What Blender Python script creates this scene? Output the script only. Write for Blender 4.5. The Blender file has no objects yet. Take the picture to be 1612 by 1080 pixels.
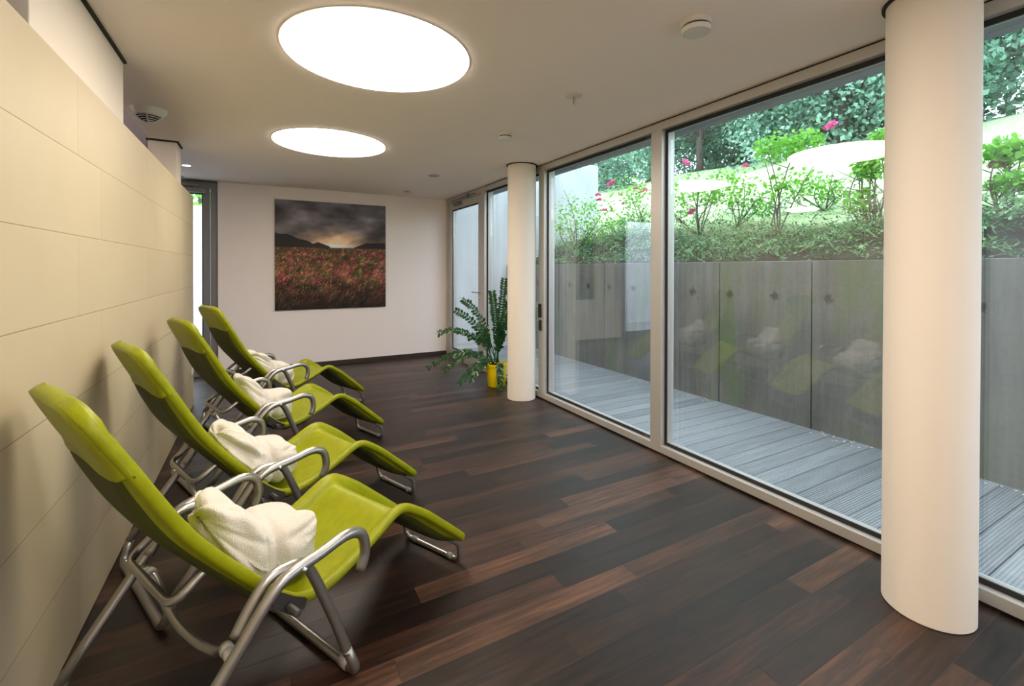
import bpy, math, random
import numpy as np
from mathutils import Vector, Matrix
from math import sin, cos, pi, radians

S = bpy.context.scene
COL = S.collection

# ------------------------------------------------------------------ camera
YAW, PITCH, ROLL = .5163, -.0076, .0020
EYE = Vector((0, 0, 1.37))
_f = Vector((sin(YAW), cos(YAW), 0)); _r = Vector((cos(YAW), -sin(YAW), 0)); _u = Vector((0, 0, 1))
FWD = cos(PITCH) * _f + sin(PITCH) * _u
_u2 = -sin(PITCH) * _f + cos(PITCH) * _u
RGT = cos(ROLL) * _r + sin(ROLL) * _u2
UP = -sin(ROLL) * _r + cos(ROLL) * _u2
cam = bpy.data.cameras.new('camera'); camo = bpy.data.objects.new('camera', cam); COL.objects.link(camo)
M = Matrix((RGT, UP, -FWD)).transposed().to_4x4(); M.translation = EYE
camo.matrix_world = M
cam.sensor_width = 36; cam.lens = 725.7 / 1612 * 36
cam.shift_x = -17.2 / 1612; cam.shift_y = -111.25 / 1612
cam.clip_start = .05; cam.clip_end = 200
S.camera = camo

# ------------------------------------------------------------------ world, exposure
W = bpy.data.worlds.new('overcast_sky'); S.world = W; W.use_nodes = True
nt = W.node_tree; nt.nodes.clear()
wo = nt.nodes.new('ShaderNodeOutputWorld'); bg = nt.nodes.new('ShaderNodeBackground')
tc = nt.nodes.new('ShaderNodeTexCoord'); sx = nt.nodes.new('ShaderNodeSeparateXYZ')
rp = nt.nodes.new('ShaderNodeValToRGB')
rp.color_ramp.elements[0].position = 0.0; rp.color_ramp.elements[0].color = (.69, .83, 1, 1)
rp.color_ramp.elements[1].position = 1.0; rp.color_ramp.elements[1].color = (.79, .90, 1, 1)
nt.links.new(tc.outputs['Generated'], sx.inputs[0]); nt.links.new(sx.outputs[2], rp.inputs[0])
nt.links.new(rp.outputs[0], bg.inputs['Color']); bg.inputs['Strength'].default_value = 5.4
nt.links.new(bg.outputs[0], wo.inputs[0])
vs = S.view_settings
S.display_settings.display_device = 'sRGB'
vs.view_transform = 'Standard'; vs.look = 'None'; vs.gamma = 1; vs.exposure = 0.0
vs.use_curve_mapping = False
S.cycles.use_denoising = True
S.cycles.max_bounces = 10; S.cycles.diffuse_bounces = 5; S.cycles.glossy_bounces = 4
S.cycles.transparent_max_bounces = 24
LAMP = 19.0          # radiance of the round ceiling lights
LAMP_COL = (1.0, .86, .73)

# ------------------------------------------------------------------ node helpers
def mat(name, col=(.5, .5, .5), rough=.5, metal=0.0, spec=.5):
    m = bpy.data.materials.new(name); m.use_nodes = True
    b = m.node_tree.nodes['Principled BSDF']
    b.inputs['Base Color'].default_value = (*col, 1); b.inputs['Roughness'].default_value = rough
    b.inputs['Metallic'].default_value = metal; b.inputs['Specular IOR Level'].default_value = spec
    return m
class N:
    """small node-graph helper"""
    def __init__(s, m):
        s.t = m.node_tree; s.b = s.t.nodes.get('Principled BSDF')
        s.c = s.t.nodes.new('ShaderNodeTexCoord')
    def link(s, a, b): s.t.links.new(a, b)
    def setin(s, sock, v):
        if hasattr(v, 'is_output'): s.link(v, sock)
        else: sock.default_value = v
    def math(s, op, a, b=0.0, c=0.0):
        n = s.t.nodes.new('ShaderNodeMath'); n.operation = op
        s.setin(n.inputs[0], a); s.setin(n.inputs[1], b); s.setin(n.inputs[2], c); return n.outputs[0]
    def sep(s, v):
        n = s.t.nodes.new('ShaderNodeSeparateXYZ'); s.link(v, n.inputs[0]); return n.outputs
    def comb(s, x, y, z):
        n = s.t.nodes.new('ShaderNodeCombineXYZ')
        for i, v in enumerate((x, y, z)): s.setin(n.inputs[i], v)
        return n.outputs[0]
    def noise(s, v, scale=5, detail=4, rough=.55, dist=0.0):
        n = s.t.nodes.new('ShaderNodeTexNoise'); s.link(v, n.inputs['Vector'])
        n.inputs['Scale'].default_value = scale; n.inputs['Detail'].default_value = detail
        n.inputs['Roughness'].default_value = rough; n.inputs['Distortion'].default_value = dist
        return n.outputs['Fac']
    def white(s, v):
        n = s.t.nodes.new('ShaderNodeTexWhiteNoise'); n.noise_dimensions = '3D'; s.link(v, n.inputs['Vector']); return n.outputs['Value']
    def vor(s, v, scale):
        n = s.t.nodes.new('ShaderNodeTexVoronoi'); s.link(v, n.inputs['Vector']); n.inputs['Scale'].default_value = scale
        return n.outputs['Distance']
    def wave(s, v, scale, dist, detail=2, dscale=1.0):
        n = s.t.nodes.new('ShaderNodeTexWave'); n.wave_type = 'BANDS'; n.bands_direction = 'Y'
        s.link(v, n.inputs['Vector']); n.inputs['Scale'].default_value = scale
        n.inputs['Distortion'].default_value = dist; n.inputs['Detail'].default_value = detail
        n.inputs['Detail Scale'].default_value = dscale; return n.outputs['Fac']
    def ramp(s, f, stops, interp='LINEAR'):
        n = s.t.nodes.new('ShaderNodeValToRGB'); s.link(f, n.inputs[0]); e = n.color_ramp.elements
        n.color_ramp.interpolation = interp
        while len(e) < len(stops): e.new(.5)
        for el, (p, c) in zip(e, stops):
            el.position = p; el.color = (*c, 1) if len(c) == 3 else c
        return n.outputs[0]
    def mix(s, f, a, b, mode='MIX'):
        n = s.t.nodes.new('ShaderNodeMix'); n.data_type = 'RGBA'; n.blend_type = mode
        s.setin(n.inputs['Factor'], f)
        for k, v in (('A', a), ('B', b)):
            sock = [i for i in n.inputs if i.name == k and i.type == 'RGBA'][0]
            if hasattr(v, 'is_output'): s.link(v, sock)
            else: sock.default_value = (*v, 1)
        return [o for o in n.outputs if o.type == 'RGBA'][0]
    def smooth(s, v, lo, hi):
        n = s.t.nodes.new('ShaderNodeMapRange'); n.interpolation_type = 'SMOOTHSTEP'
        s.setin(n.inputs[0], v); n.inputs[1].default_value = lo; n.inputs[2].default_value = hi; return n.outputs[0]
    def color(s, v): s.setin(s.b.inputs['Base Color'], v)
    def rough(s, v): s.setin(s.b.inputs['Roughness'], v)
    def bump(s, h, strength=.2, dist=.01):
        n = s.t.nodes.new('ShaderNodeBump'); n.inputs['Strength'].default_value = strength
        n.inputs['Distance'].default_value = dist; s.link(h, n.inputs['Height'])
        s.link(n.outputs[0], s.b.inputs['Normal'])

# ------------------------------------------------------------------ materials
def m_floor():
    m = mat('smoked_oak_boards', rough=.3); n = N(m); x, y, z = n.sep(n.c.outputs['Object'])
    w, L = .108, 1.05
    yr = n.math('DIVIDE', y, w); row = n.math('FLOOR', yr); fy = n.math('FRACT', yr)
    rr = n.white(n.comb(row, 3.7, 1.1))
    xr = n.math('ADD', n.math('DIVIDE', x, L), n.math('MULTIPLY', rr, 9.0)); pk = n.math('FLOOR', xr); fx = n.math('FRACT', xr)
    idv = n.white(n.comb(pk, row, 2.3)); id2 = n.white(n.comb(row, pk, 8.3))
    gv = n.comb(n.math('ADD', n.math('MULTIPLY', x, 2.6), n.math('MULTIPLY', idv, 40)), n.math('MULTIPLY', y, 48.0), n.math('MULTIPLY', id2, 30))
    g1 = n.noise(gv, 1.0, 6, .62, .3)
    gw = n.comb(n.math('ADD', n.math('MULTIPLY', x, .9), n.math('MULTIPLY', idv, 17)), n.math('MULTIPLY', y, 7.0), n.math('MULTIPLY', id2, 11))
    g2 = n.noise(gw, 2.4, 5, .65, 1.6)
    base = n.ramp(idv, [(0, (.0065, .0032, .0023)), (.25, (.014, .0063, .0038)), (.5, (.023, .0102, .006)), (.72, (.032, .0142, .0082)), (.9, (.045, .0205, .0115)), (1, (.072, .034, .019))])
    gm = n.math('ADD', n.math('MULTIPLY', g1, .68), n.math('MULTIPLY', g2, .42))
    gr = n.ramp(gm, [(.37, (.28, .27, .26)), (.53, (.95, .95, .95)), (.68, (2.1, 2.0, 1.9))])
    c = n.mix(1.0, base, gr, 'MULTIPLY')
    ey = n.math('MINIMUM', fy, n.math('SUBTRACT', 1, fy)); ex = n.math('MINIMUM', fx, n.math('SUBTRACT', 1, fx))
    gap = n.math('MULTIPLY', n.smooth(ey, .0, .014), n.smooth(ex, 0, .0016))
    c = n.mix(n.math('SUBTRACT', 1, gap), c, (.006, .004, .003))
    n.color(c)
    n.rough(n.math('ADD', .33, n.math('MULTIPLY', g1, .2)))
    n.bump(n.math('ADD', n.math('MULTIPLY', gm, .25), gap), .22, .003)
    n.b.inputs['Specular IOR Level'].default_value = .52
    return m
def m_tile():
    m = mat('beige_stone_tile', rough=.55); n = N(m); x, y, z = n.sep(n.c.outputs['Object'])
    zr = n.math('DIVIDE', n.math('SUBTRACT', z, .29 - .3), .3); row = n.math('FLOOR', zr); fz = n.math('FRACT', zr)
    odd = n.math('MULTIPLY', n.math('MODULO', row, 2.0), .286)
    yr = n.math('DIVIDE', n.math('SUBTRACT', n.math('ADD', y, 12.0 - .2 + .286 ), odd), 1.2)
    fy = n.math('FRACT', yr); col = n.math('FLOOR', yr)
    ez = n.math('MULTIPLY', n.math('MINIMUM', fz, n.math('SUBTRACT', 1, fz)), .3)
    ey = n.math('MULTIPLY', n.math('MINIMUM', fy, n.math('SUBTRACT', 1, fy)), 1.2)
    j = n.math('MULTIPLY', n.smooth(ez, .0008, .0022), n.smooth(ey, .0005, .0014))
    t = n.white(n.comb(col, row, 4.0)); cl = n.noise(n.c.outputs['Object'], 3.0, 5)
    c = n.ramp(n.math('ADD', n.math('MULTIPLY', t, .4), n.math('MULTIPLY', cl, .6)), [(.2, (.50, .43, .29)), (.8, (.57, .495, .34))])
    n.color(n.mix(n.math('SUBTRACT', 1, j), c, (.33, .25, .16)))
    n.bump(j, .35, .003)
    return m
def m_paint(name, col, rough=.85):
    m = mat(name, col, rough); n = N(m)
    n.bump(n.noise(n.c.outputs['Object'], 160, 2), .06, .002); return m
def m_concrete(name, lo, hi, algae=True):
    m = mat(name, rough=.85); n = N(m); o = n.c.outputs['Object']; x, y, z = n.sep(o)
    st = n.noise(n.comb(n.math('MULTIPLY', x, 9), n.math('MULTIPLY', y, 9), n.math('MULTIPLY', z, .7)), 1.0, 5, .6)
    cl = n.noise(o, 1.6, 6, .6); fine = n.noise(o, 30, 4)
    f = n.math('ADD', n.math('MULTIPLY', st, .5), n.math('ADD', n.math('MULTIPLY', cl, .4), n.math('MULTIPLY', fine, .15)))
    c = n.ramp(f, [(.33, lo), (.72, hi)])
    if algae:
        ga = n.noise(n.comb(n.math('MULTIPLY', y, 2.2), n.math('MULTIPLY', x, 2.2), n.math('MULTIPLY', z, .8)), 1.0, 4, .6)
        c = n.mix(n.math('MULTIPLY', n.smooth(ga, .5, .68), .6), c, (.115, .18, .055))
        # tie-hole stains in a row
        py = n.math('SUBTRACT', n.math('FRACT', n.math('DIVIDE', y, .47)), .5); 
        d = n.math('POWER', n.math('ADD', n.math('POWER', n.math('MULTIPLY', py, .47), 2), n.math('POWER', n.math('SUBTRACT', z, 1.12), 2)), .5)
        d = n.math('ADD', d, n.math('MULTIPLY', n.math('SUBTRACT', fine, .5), .09))
        c = n.mix(n.math('MULTIPLY', n.math('SUBTRACT', 1, n.smooth(d, .02, .055)), .75), c, (.03, .03, .028))
    n.color(c); n.bump(n.math('ADD', fine, st), .3, .006)
    return m
def m_fabric():
    m = mat('lime_green_mesh_fabric', (.3, .33, .002), .42); n = N(m); o = n.c.outputs['Object']
    x, y, z = n.sep(o)
    wv = n.math('MULTIPLY', n.math('SINE', n.math('MULTIPLY', y, 1700)), n.math('SINE', n.math('MULTIPLY', n.math('ADD', x, z), 1300)))
    ns = n.noise(o, 25, 3)
    n.color(n.ramp(ns, [(.3, (.225, .25, .0008)), (.7, (.265, .295, .001))]))
    n.bump(n.math('ADD', n.math('MULTIPLY', wv, .35), n.math('MULTIPLY', ns, .5)), .22, .0012)
    n.b.inputs['Specular IOR Level'].default_value = .3
    return m
def m_terry():
    m = mat('white_terry_cloth', (.69, .66, .59), .95, spec=.15); n = N(m)
    o = n.c.outputs['Object']
    f = n.math('ADD', n.noise(o, 260, 3), n.math('MULTIPLY', n.noise(o, 60, 3), .7))
    n.bump(f, .8, .006); n.b.inputs['Sheen Weight'].default_value = .3
    n.b.inputs['Subsurface Weight'].default_value = .0
    return m
def m_leaf(name, lo, hi, trans=.35, rough=.45, scale=3.0):
    m = bpy.data.materials.new(name); m.use_nodes = True; n = N(m); t = m.node_tree
    ns = n.noise(n.c.outputs['Object'], scale, 3)
    geo = t.nodes.new('ShaderNodeNewGeometry')
    mixv = n.math('ADD', n.math('MULTIPLY', ns, .6), n.math('MULTIPLY', geo.outputs['Random Per Island'], .45))
    c = n.ramp(mixv, [(.25, lo), (.8, hi)])
    n.color(c); n.b.inputs['Roughness'].default_value = rough
    tr = t.nodes.new('ShaderNodeBsdfTranslucent'); t.links.new(c, tr.inputs[0])
    mx = t.nodes.new('ShaderNodeMixShader'); mx.inputs[0].default_value = trans
    t.links.new(n.b.outputs[0], mx.inputs[1]); t.links.new(tr.outputs[0], mx.inputs[2])
    t.links.new(mx.outputs[0], t.nodes['Material Output'].inputs[0])
    return m
def m_glass():
    m = bpy.data.materials.new('clear_pane'); m.use_nodes = True; t = m.node_tree; t.nodes.clear()
    out = t.nodes.new('ShaderNodeOutputMaterial'); tr = t.nodes.new('ShaderNodeBsdfTransparent'); gl = t.nodes.new('ShaderNodeBsdfGlossy')
    tr.inputs[0].default_value = (.965, .98, .985, 1); gl.inputs['Roughness'].default_value = 0.0; gl.inputs[0].default_value = (1, 1, 1, 1)
    lw = t.nodes.new('ShaderNodeLayerWeight'); lw.inputs[0].default_value = .5
    p = t.nodes.new('ShaderNodeMath'); p.operation = 'POWER'; t.links.new(lw.outputs['Facing'], p.inputs[0]); p.inputs[1].default_value = 4.0
    a = t.nodes.new('ShaderNodeMath'); a.operation = 'MULTIPLY_ADD'; t.links.new(p.outputs[0], a.inputs[0]); a.inputs[1].default_value = .8; a.inputs[2].default_value = .065
    mx = t.nodes.new('ShaderNodeMixShader'); t.links.new(a.outputs[0], mx.inputs[0]); t.links.new(tr.outputs[0], mx.inputs[1]); t.links.new(gl.outputs[0], mx.inputs[2])
    t.links.new(mx.outputs[0], out.inputs[0]); return m
def m_emit(name, col, strength):
    m = bpy.data.materials.new(name); m.use_nodes = True; t = m.node_tree; t.nodes.clear()
    out = t.nodes.new('ShaderNodeOutputMaterial'); e = t.nodes.new('ShaderNodeEmission')
    e.inputs[0].default_value = (*col, 1); e.inputs[1].default_value = strength; t.links.new(e.outputs[0], out.inputs[0]); return m
def m_deck():
    m = mat('weathered_grey_deck', rough=.7); n = N(m); x, y, z = n.sep(n.c.outputs['Object'])
    b = n.math('FLOOR', n.math('DIVIDE', n.math('ADD', y, 3.0), .145))
    t = n.white(n.comb(b, 1.0, 2.0))
    g = n.noise(n.comb(n.math('MULTIPLY', x, 2.0), n.math('MULTIPLY', y, 30), 0.0), 1.0, 5, .6)
    n.color(n.ramp(n.math('ADD', n.math('MULTIPLY', g, .7), n.math('MULTIPLY', t, .3)), [(.2, (.165, .18, .185)), (.8, (.34, .37, .38))]))
    n.bump(g, .3, .003); return m
def m_ground():
    m = mat('hillside_lawn', rough=.9); n = N(m); o = n.c.outputs['Object']; x, y, z = n.sep(o)
    a = n.noise(o, 9, 6, .7); b = n.noise(o, .8, 3)
    lawn = n.ramp(n.math('ADD', n.math('MULTIPLY', a, .6), n.math('MULTIPLY', b, .4)), [(.3, (.30, .48, .18)), (.7, (.64, .78, .46))])
    soil = n.ramp(a, [(.3, (.014, .011, .009)), (.7, (.045, .033, .026))])
    edge = n.math('ADD', x, n.math('MULTIPLY', b, .8))
    n.color(n.mix(n.smooth(edge, 5.9, 6.5), soil, lawn)); n.bump(a, .8, .05); return m
def m_bark(name, lo, hi):
    m = mat(name, rough=.9); n = N(m); x, y, z = n.sep(n.c.outputs['Object'])
    a = n.noise(n.comb(n.math('MULTIPLY', x, 14), n.math('MULTIPLY', y, 14), n.math('MULTIPLY', z, 2.5)), 1, 5)
    n.color(n.ramp(a, [(.3, lo), (.7, hi)])); n.bump(a, .6, .02); return m
def m_vcol(name):
    m = mat(name, rough=.6, spec=.3); n = N(m)
    a = n.t.nodes.new('ShaderNodeVertexColor'); a.layer_name = 'print'; n.color(a.outputs[0]); return m
def m_brushed(name, col, rough, metal):
    m = mat(name, col, rough, metal); n = N(m)
    f = n.noise(n.c.outputs['Object'], 40, 3); n.rough(n.math('ADD', rough - .06, n.math('MULTIPLY', f, .12))); return m

MT = dict(
    floor=m_floor(), tile=m_tile(),
    wall=m_paint('white_wall_paint', (.93, .855, .84)), ceil=m_paint('ceiling_paint', (.95, .85, .79)),
    pillar=m_paint('cream_pillar_paint', (.84, .775, .69)), pink=m_paint('rose_tinted_plaster', (.88, .70, .68)),
    gap=mat('dark_shadow_gap', (.02, .018, .016), .8), base=mat('dark_oak_baseboard', (.035, .022, .016), .45),
    alu=m_brushed('champagne_aluminium', (.56, .535, .50), .42, .45), dgrey=m_brushed('dark_grey_aluminium', (.22, .22, .23), .45, .3),
    gasket=mat('black_rubber_gasket', (.012, .012, .013), .6), glass=m_glass(), steel=m_brushed('satin_steel', (.6, .6, .6), .3, .95),
    conc=m_concrete('stained_concrete', (.095, .096, .088), (.27, .27, .25)), conc2=m_concrete('pale_concrete', (.34, .36, .37), (.53, .55, .56), False),
    conc3=m_concrete('soffit_concrete', (.27, .28, .28), (.36, .37, .37), False), render=m_paint('white_render', (.85, .85, .86)),
    deck=m_deck(), ground=m_ground(), soil=mat('potting_soil', (.03, .02, .014), .95),
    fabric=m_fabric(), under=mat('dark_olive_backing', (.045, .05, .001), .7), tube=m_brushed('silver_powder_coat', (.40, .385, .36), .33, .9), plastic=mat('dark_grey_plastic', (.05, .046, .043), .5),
    cap=mat('grey_plastic_cap', (.30, .285, .265), .45), tag=mat('grey_printed_tag', (.22, .23, .22), .6),
    terry=m_terry(), lamp=m_emit('glowing_lamp_membrane', LAMP_COL, LAMP), white=mat('white_plastic', (.72, .69, .64), .4),
    pot=mat('yellow_glazed_pot', (.83, .62, .003), .3), zz=m_leaf('glossy_dark_leaf', (.007, .045, .011), (.022, .105, .022), .1, .28, 6),
    zzstem=mat('green_stem', (.06, .12, .03), .5), rose=m_leaf('bright_rose_leaf', (.10, .34, .03), (.26, .62, .07), .45),
    blossom=m_leaf('pink_petal', (.62, .04, .22), (.85, .22, .45), .3), cot=m_leaf('small_groundcover_leaf', (.02, .075, .024), (.26, .46, .2), .3),
    tree=m_leaf('tree_leaf', (.025, .11, .065), (.36, .62, .46), .4, .5, .6), hedge=m_leaf('dark_hedge_leaf', (.02, .10, .05), (.10, .27, .14), .3, .5, .8),
    bark=m_bark('tree_bark', (.035, .03, .028), (.12, .105, .095)), twig=m_bark('rose_twig', (.06, .05, .04), (.16, .13, .10)),
    print=m_vcol('printed_landscape'), canvas=mat('black_print_edge', (.03, .03, .03), .6),
    pinklamp=m_emit('small_pink_lamp', (1, .78, .85), 6.0), petal=mat('dry_petal', (.75, .75, .7), .8),
)

# ------------------------------------------------------------------ mesh builder
class MB:
    def __init__(s): s.v = []; s.f = []; s.sm = []
    def add(s, vs, fs, smooth=True):
        o = len(s.v); s.v += [tuple(p) for p in vs]; s.f += [tuple(i + o for i in f) for f in fs]; s.sm += [smooth] * len(fs)
    def box(s, x0, x1, y0, y1, z0, z1):
        s.add([(x, y, z) for x in (x0, x1) for y in (y0, y1) for z in (z0, z1)],
              [(0, 1, 3, 2), (4, 6, 7, 5), (0, 4, 5, 1), (2, 3, 7, 6), (0, 2, 6, 4), (1, 5, 7, 3)], False); return s
    def tube(s, path, r, n=10, cap=True):
        P = [Vector(p) for p in path]; R = r if isinstance(r, (list, tuple)) else [r] * len(P)
        T = [(P[min(i + 1, len(P) - 1)] - P[max(i - 1, 0)]).normalized() for i in range(len(P))]
        a = Vector((0, 0, 1)) if abs(T[0].z) < .9 else Vector((1, 0, 0))
        nn = (a - T[0] * a.dot(T[0])).normalized(); vs = []
        for i, p in enumerate(P):
            nn = nn - T[i] * nn.dot(T[i]); nn.normalize(); b = T[i].cross(nn)
            vs += [p + R[i] * (cos(2 * pi * k / n) * nn + sin(2 * pi * k / n) * b) for k in range(n)]
        fs = [(i * n + k, i * n + (k + 1) % n, (i + 1) * n + (k + 1) % n, (i + 1) * n + k) for i in range(len(P) - 1) for k in range(n)]
        if cap: fs += [tuple(range(n))[::-1], tuple((len(P) - 1) * n + k for k in range(n))]
        s.add(vs, fs); return s
    def lathe(s, prof, c=(0, 0, 0), n=40, smooth=True, axis='z'):
        vs = []
        for r, h in prof:
            for k in range(n):
                a = 2 * pi * k / n; p = (r * cos(a), r * sin(a), h)
                if axis == 'x': p = (p[2], p[0], p[1])
                if axis == 'y': p = (p[0], p[2], p[1])
                vs.append((c[0] + p[0], c[1] + p[1], c[2] + p[2]))
        fs = [(i * n + k, i * n + (k + 1) % n, (i + 1) * n + (k + 1) % n, (i + 1) * n + k) for i in range(len(prof) - 1) for k in range(n)]
        fs += [tuple(range(n))[::-1], tuple((len(prof) - 1) * n + k for k in range(n))]
        s.add(vs, fs, smooth); return s
    def build(s, name, m, parent=None, bevel=0, sub=0, autosm=None):
        me = bpy.data.meshes.new(name); me.from_pydata(s.v, [], s.f); me.polygons.foreach_set('use_smooth', s.sm)
        me.materials.append(m if not isinstance(m, str) else MT[m]); me.update()
        o = bpy.data.objects.new(name, me); COL.objects.link(o)
        if parent is not None: o.parent = parent
        if bevel:
            b = o.modifiers.new('bevel', 'BEVEL'); b.width = bevel; b.segments = 2; b.limit_method = 'ANGLE'
        if sub:
            b = o.modifiers.new('subdivision', 'SUBSURF'); b.levels = sub; b.render_levels = sub
        if autosm:
            for p in me.polygons: p.use_smooth = True
            e = me.attributes.new('sharp_edge', 'BOOLEAN', 'EDGE') if 'sharp_edge' not in me.attributes else me.attributes['sharp_edge']
            me.calc_loop_triangles()
            en = {}
            for p in me.polygons:
                for k in p.edge_keys: en.setdefault(k, []).append(p.normal.copy())
            for ed in me.edges:
                ns = en.get(tuple(sorted(ed.vertices)), [])
                if len(ns) == 2 and ns[0].angle(ns[1], 0) > autosm: e.data[ed.index].value = True
        return o
def fillet(pts, rad, n=6):
    P = [Vector(p) for p in pts]; R = rad if isinstance(rad, (list, tuple)) else [rad] * len(P); out = [P[0]]
    for i in range(1, len(P) - 1):
        a, b, c = P[i - 1], P[i], P[i + 1]; u = (a - b); w = (c - b)
        d = min(R[i], u.length * .48, w.length * .48); p0 = b + u.normalized() * d; p1 = b + w.normalized() * d
        for k in range(n + 1):
            t = k / n; out.append(p0 * (1 - t) ** 2 + b * 2 * t * (1 - t) + p1 * t * t)
    out.append(P[-1]); return out
def crom(pts, n=6):
    P = [Vector(p) for p in pts]; P = [2 * P[0] - P[1]] + P + [2 * P[-1] - P[-2]]; out = []
    for i in range(1, len(P) - 2):
        for k in range(n):
            t = k / n
            out.append(.5 * ((2 * P[i]) + (P[i + 1] - P[i - 1]) * t + (2 * P[i - 1] - 5 * P[i] + 4 * P[i + 1] - P[i + 2]) * t * t + (3 * P[i] - P[i - 1] - 3 * P[i + 1] + P[i + 2]) * t ** 3))
    out.append(P[-2]); return out
def tag(o, label, cat, group=None):
    o['label'] = label; o['category'] = cat
    if group: o['group'] = group
    return o
def thing(name, label, cat, loc=(0, 0, 0), rz=0, group=None):
    o = bpy.data.objects.new(name, None); COL.objects.link(o); o.location = loc; o.rotation_euler = (0, 0, rz)
    o.empty_display_size = .1
    return tag(o, label, cat, group)
def struct(o): o['kind'] = 'structure'; return o
def sempty(name):
    o = bpy.data.objects.new(name, None); COL.objects.link(o); o['kind'] = 'structure'; return o
def copy_tree(o, parent=None):
    c = o.copy(); COL.objects.link(c)
    if parent is not None: c.parent = parent
    for ch in [k for k in ALLCH.get(o.name, [])]: copy_tree(ch, c)
    return c
ALLCH = {}
def index_children():
    ALLCH.clear()
    for o in bpy.data.objects:
        if o.parent: ALLCH.setdefault(o.parent.name, []).append(o)
def rv(rg):
    z = rg.uniform(-1, 1); a = rg.uniform(0, 2 * pi); r = (1 - z * z) ** .5; return Vector((r * cos(a), r * sin(a), z))
def ray(px, py):
    d = (px - 823.2) / 725.7 * RGT - (py - 428.75) / 725.7 * UP + FWD; return d
def onX(px, py, X):
    d = ray(px, py); return EYE + d * (X / d.x)

# ------------------------------------------------------------------ room
H = 2.466; XW = 2.562; YF = 6.994; XP = -.593; XR = 2.70
struct(MB().box(-4.6, XW + .02, -2.4, YF + .3, -.25, 0).build('floor', 'floor'))
struct(MB().box(-.82, XR, -2.4, YF + .3, H, H + .5).build('ceiling', 'ceil'))
struct(MB().box(-4.6, -.82, -2.4, YF + .3, 2.8, H + .5).build('ceiling_side', 'pink'))
struct(MB().box(-.478, XR, YF, YF + .22, 0, H).build('wall_far', 'wall'))
struct(MB().box(-4.6, -1.62, YF, YF + .22, 0, 2.8).build('wall_far_side', 'wall'))
struct(MB().box(-1.62, -.478, YF + .02, YF + .22, H, 2.8).build('wall_far_lintel', 'wall'))
struct(MB().box(-4.8, -4.6, -2.4, YF + .3, 0, 2.8).build('wall_left', 'pink'))
struct(MB().box(-4.6, XR, -2.6, -2.4, 0, 2.8).build('wall_back', 'wall'))
struct(MB().box(-.625, XP, -2.4, 5.66, .004, 2.088).build('wall_partition', 'tile', bevel=.002))
struct(MB().box(-.478, XW, YF - .013, YF, 0, .066).build('baseboard_far', 'base', bevel=.002))
def boxcol(name, x0, x1, y0, y1, label):
    t = thing(name, label, 'column', ((x0 + x1) / 2, (y0 + y1) / 2, 0))
    dx, dy = (x1 - x0) / 2, (y1 - y0) / 2
    MB().box(-dx, dx, -dy, dy, 0, H - .012).build('shaft', 'pillar', t, bevel=.004)
    MB().box(-dx - .012, dx + .012, -dy - .012, dy + .012, H - .012, H).build('shadow_gap', 'gap', t)
boxcol('rectangular_column', -.83, -.632, 2.03, 3.17, 'wide white rectangular column rising above the tiled partition near the camera')
boxcol('rectangular_column', -.83, -.632, 4.95, 5.18, 'slim white rectangular column behind the far end of the tiled partition')
def roundcol(x, y, r, label):
    t = thing('round_column', label, 'column', (x, y, 0), 0, None)
    MB().lathe([(r - .004, 0), (r, .004), (r, H - .02), (r, H - .01)], n=96).build('shaft', 'pillar', t, autosm=.6)
    MB().lathe([(r + .013, H - .010), (r + .013, H - .001)], n=64).build('shadow_gap', 'gap', t, autosm=.6)
roundcol(2.352, .809, .148, 'thick cream round column in the right foreground before the glass wall')
roundcol(2.404, 4.262, .15, 'white round column beside the potted plant, farther back')

# ------------------------------------------------------------------ window wall
def frame_box(mb, x0, x1, y0, y1, z0, z1): mb.box(x0, x1, y0, y1, z0, z1)
GLASS_TOE = -.035
ZB, ZT = .065, 2.398          # inner edge of bottom and top rail
mull = [(5.55, 5.655), (4.07, 4.175), (2.45, 2.555), (.76, .86), (-.86, -.76), (-2.4, -2.32)]
for k in range(5):
    y1 = mull[k][0]; y0 = mull[k + 1][1]
    w = sempty('window_%d' % (k + 1))
    f = MB(); f.box(XW, XR - .005, mull[k + 1][0], y1, .012, ZB); f.box(XW, XR - .005, mull[k + 1][0], y1, ZT, H - .012)
    f.box(XW - .0005, XR - .005, *mull[k + 1], ZB, ZT)
    wf = f.build('window_frame', 'alu', w, bevel=.0015)
    g = MB(); xg = XW + .04
    g.box(xg, xg + .01, y0, y1, ZB, ZB + .022); g.box(xg, xg + .01, y0, y1, ZT - .024, ZT)
    g.box(xg, xg + .01, y0, y0 + .018, ZB + .022, ZT - .024); g.box(xg, xg + .01, y1 - .018, y1, ZB + .022, ZT - .024)
    g.build('gasket', 'gasket', wf)
    go = MB().box(-.012, .012, -(y1 - y0) / 2 + .002, (y1 - y0) / 2 - .002, ZB + .002, ZT - .002).build('window_glass', 'glass', w)
    go.location = (xg + .035, (y0 + y1) / 2, 0); go.rotation_euler = (0, 0, GLASS_TOE)
    q = MB(); q.box(XW + .012, XW + .05, mull[k + 1][0], y1, 0, .012); q.box(XW + .012, XW + .05, mull[k + 1][0], y1, H - .012, H)
    q.build('shadow_gap', 'gap', wf)
    if k == 1:
        h = MB(); h.box(XW - .03, XW, 4.115, 4.14, .86, 1.0); h.box(XW - .02, XW, 4.11, 4.145, .72, .83); h.build('window_handle', 'gasket', wf, bevel=.004)
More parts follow.
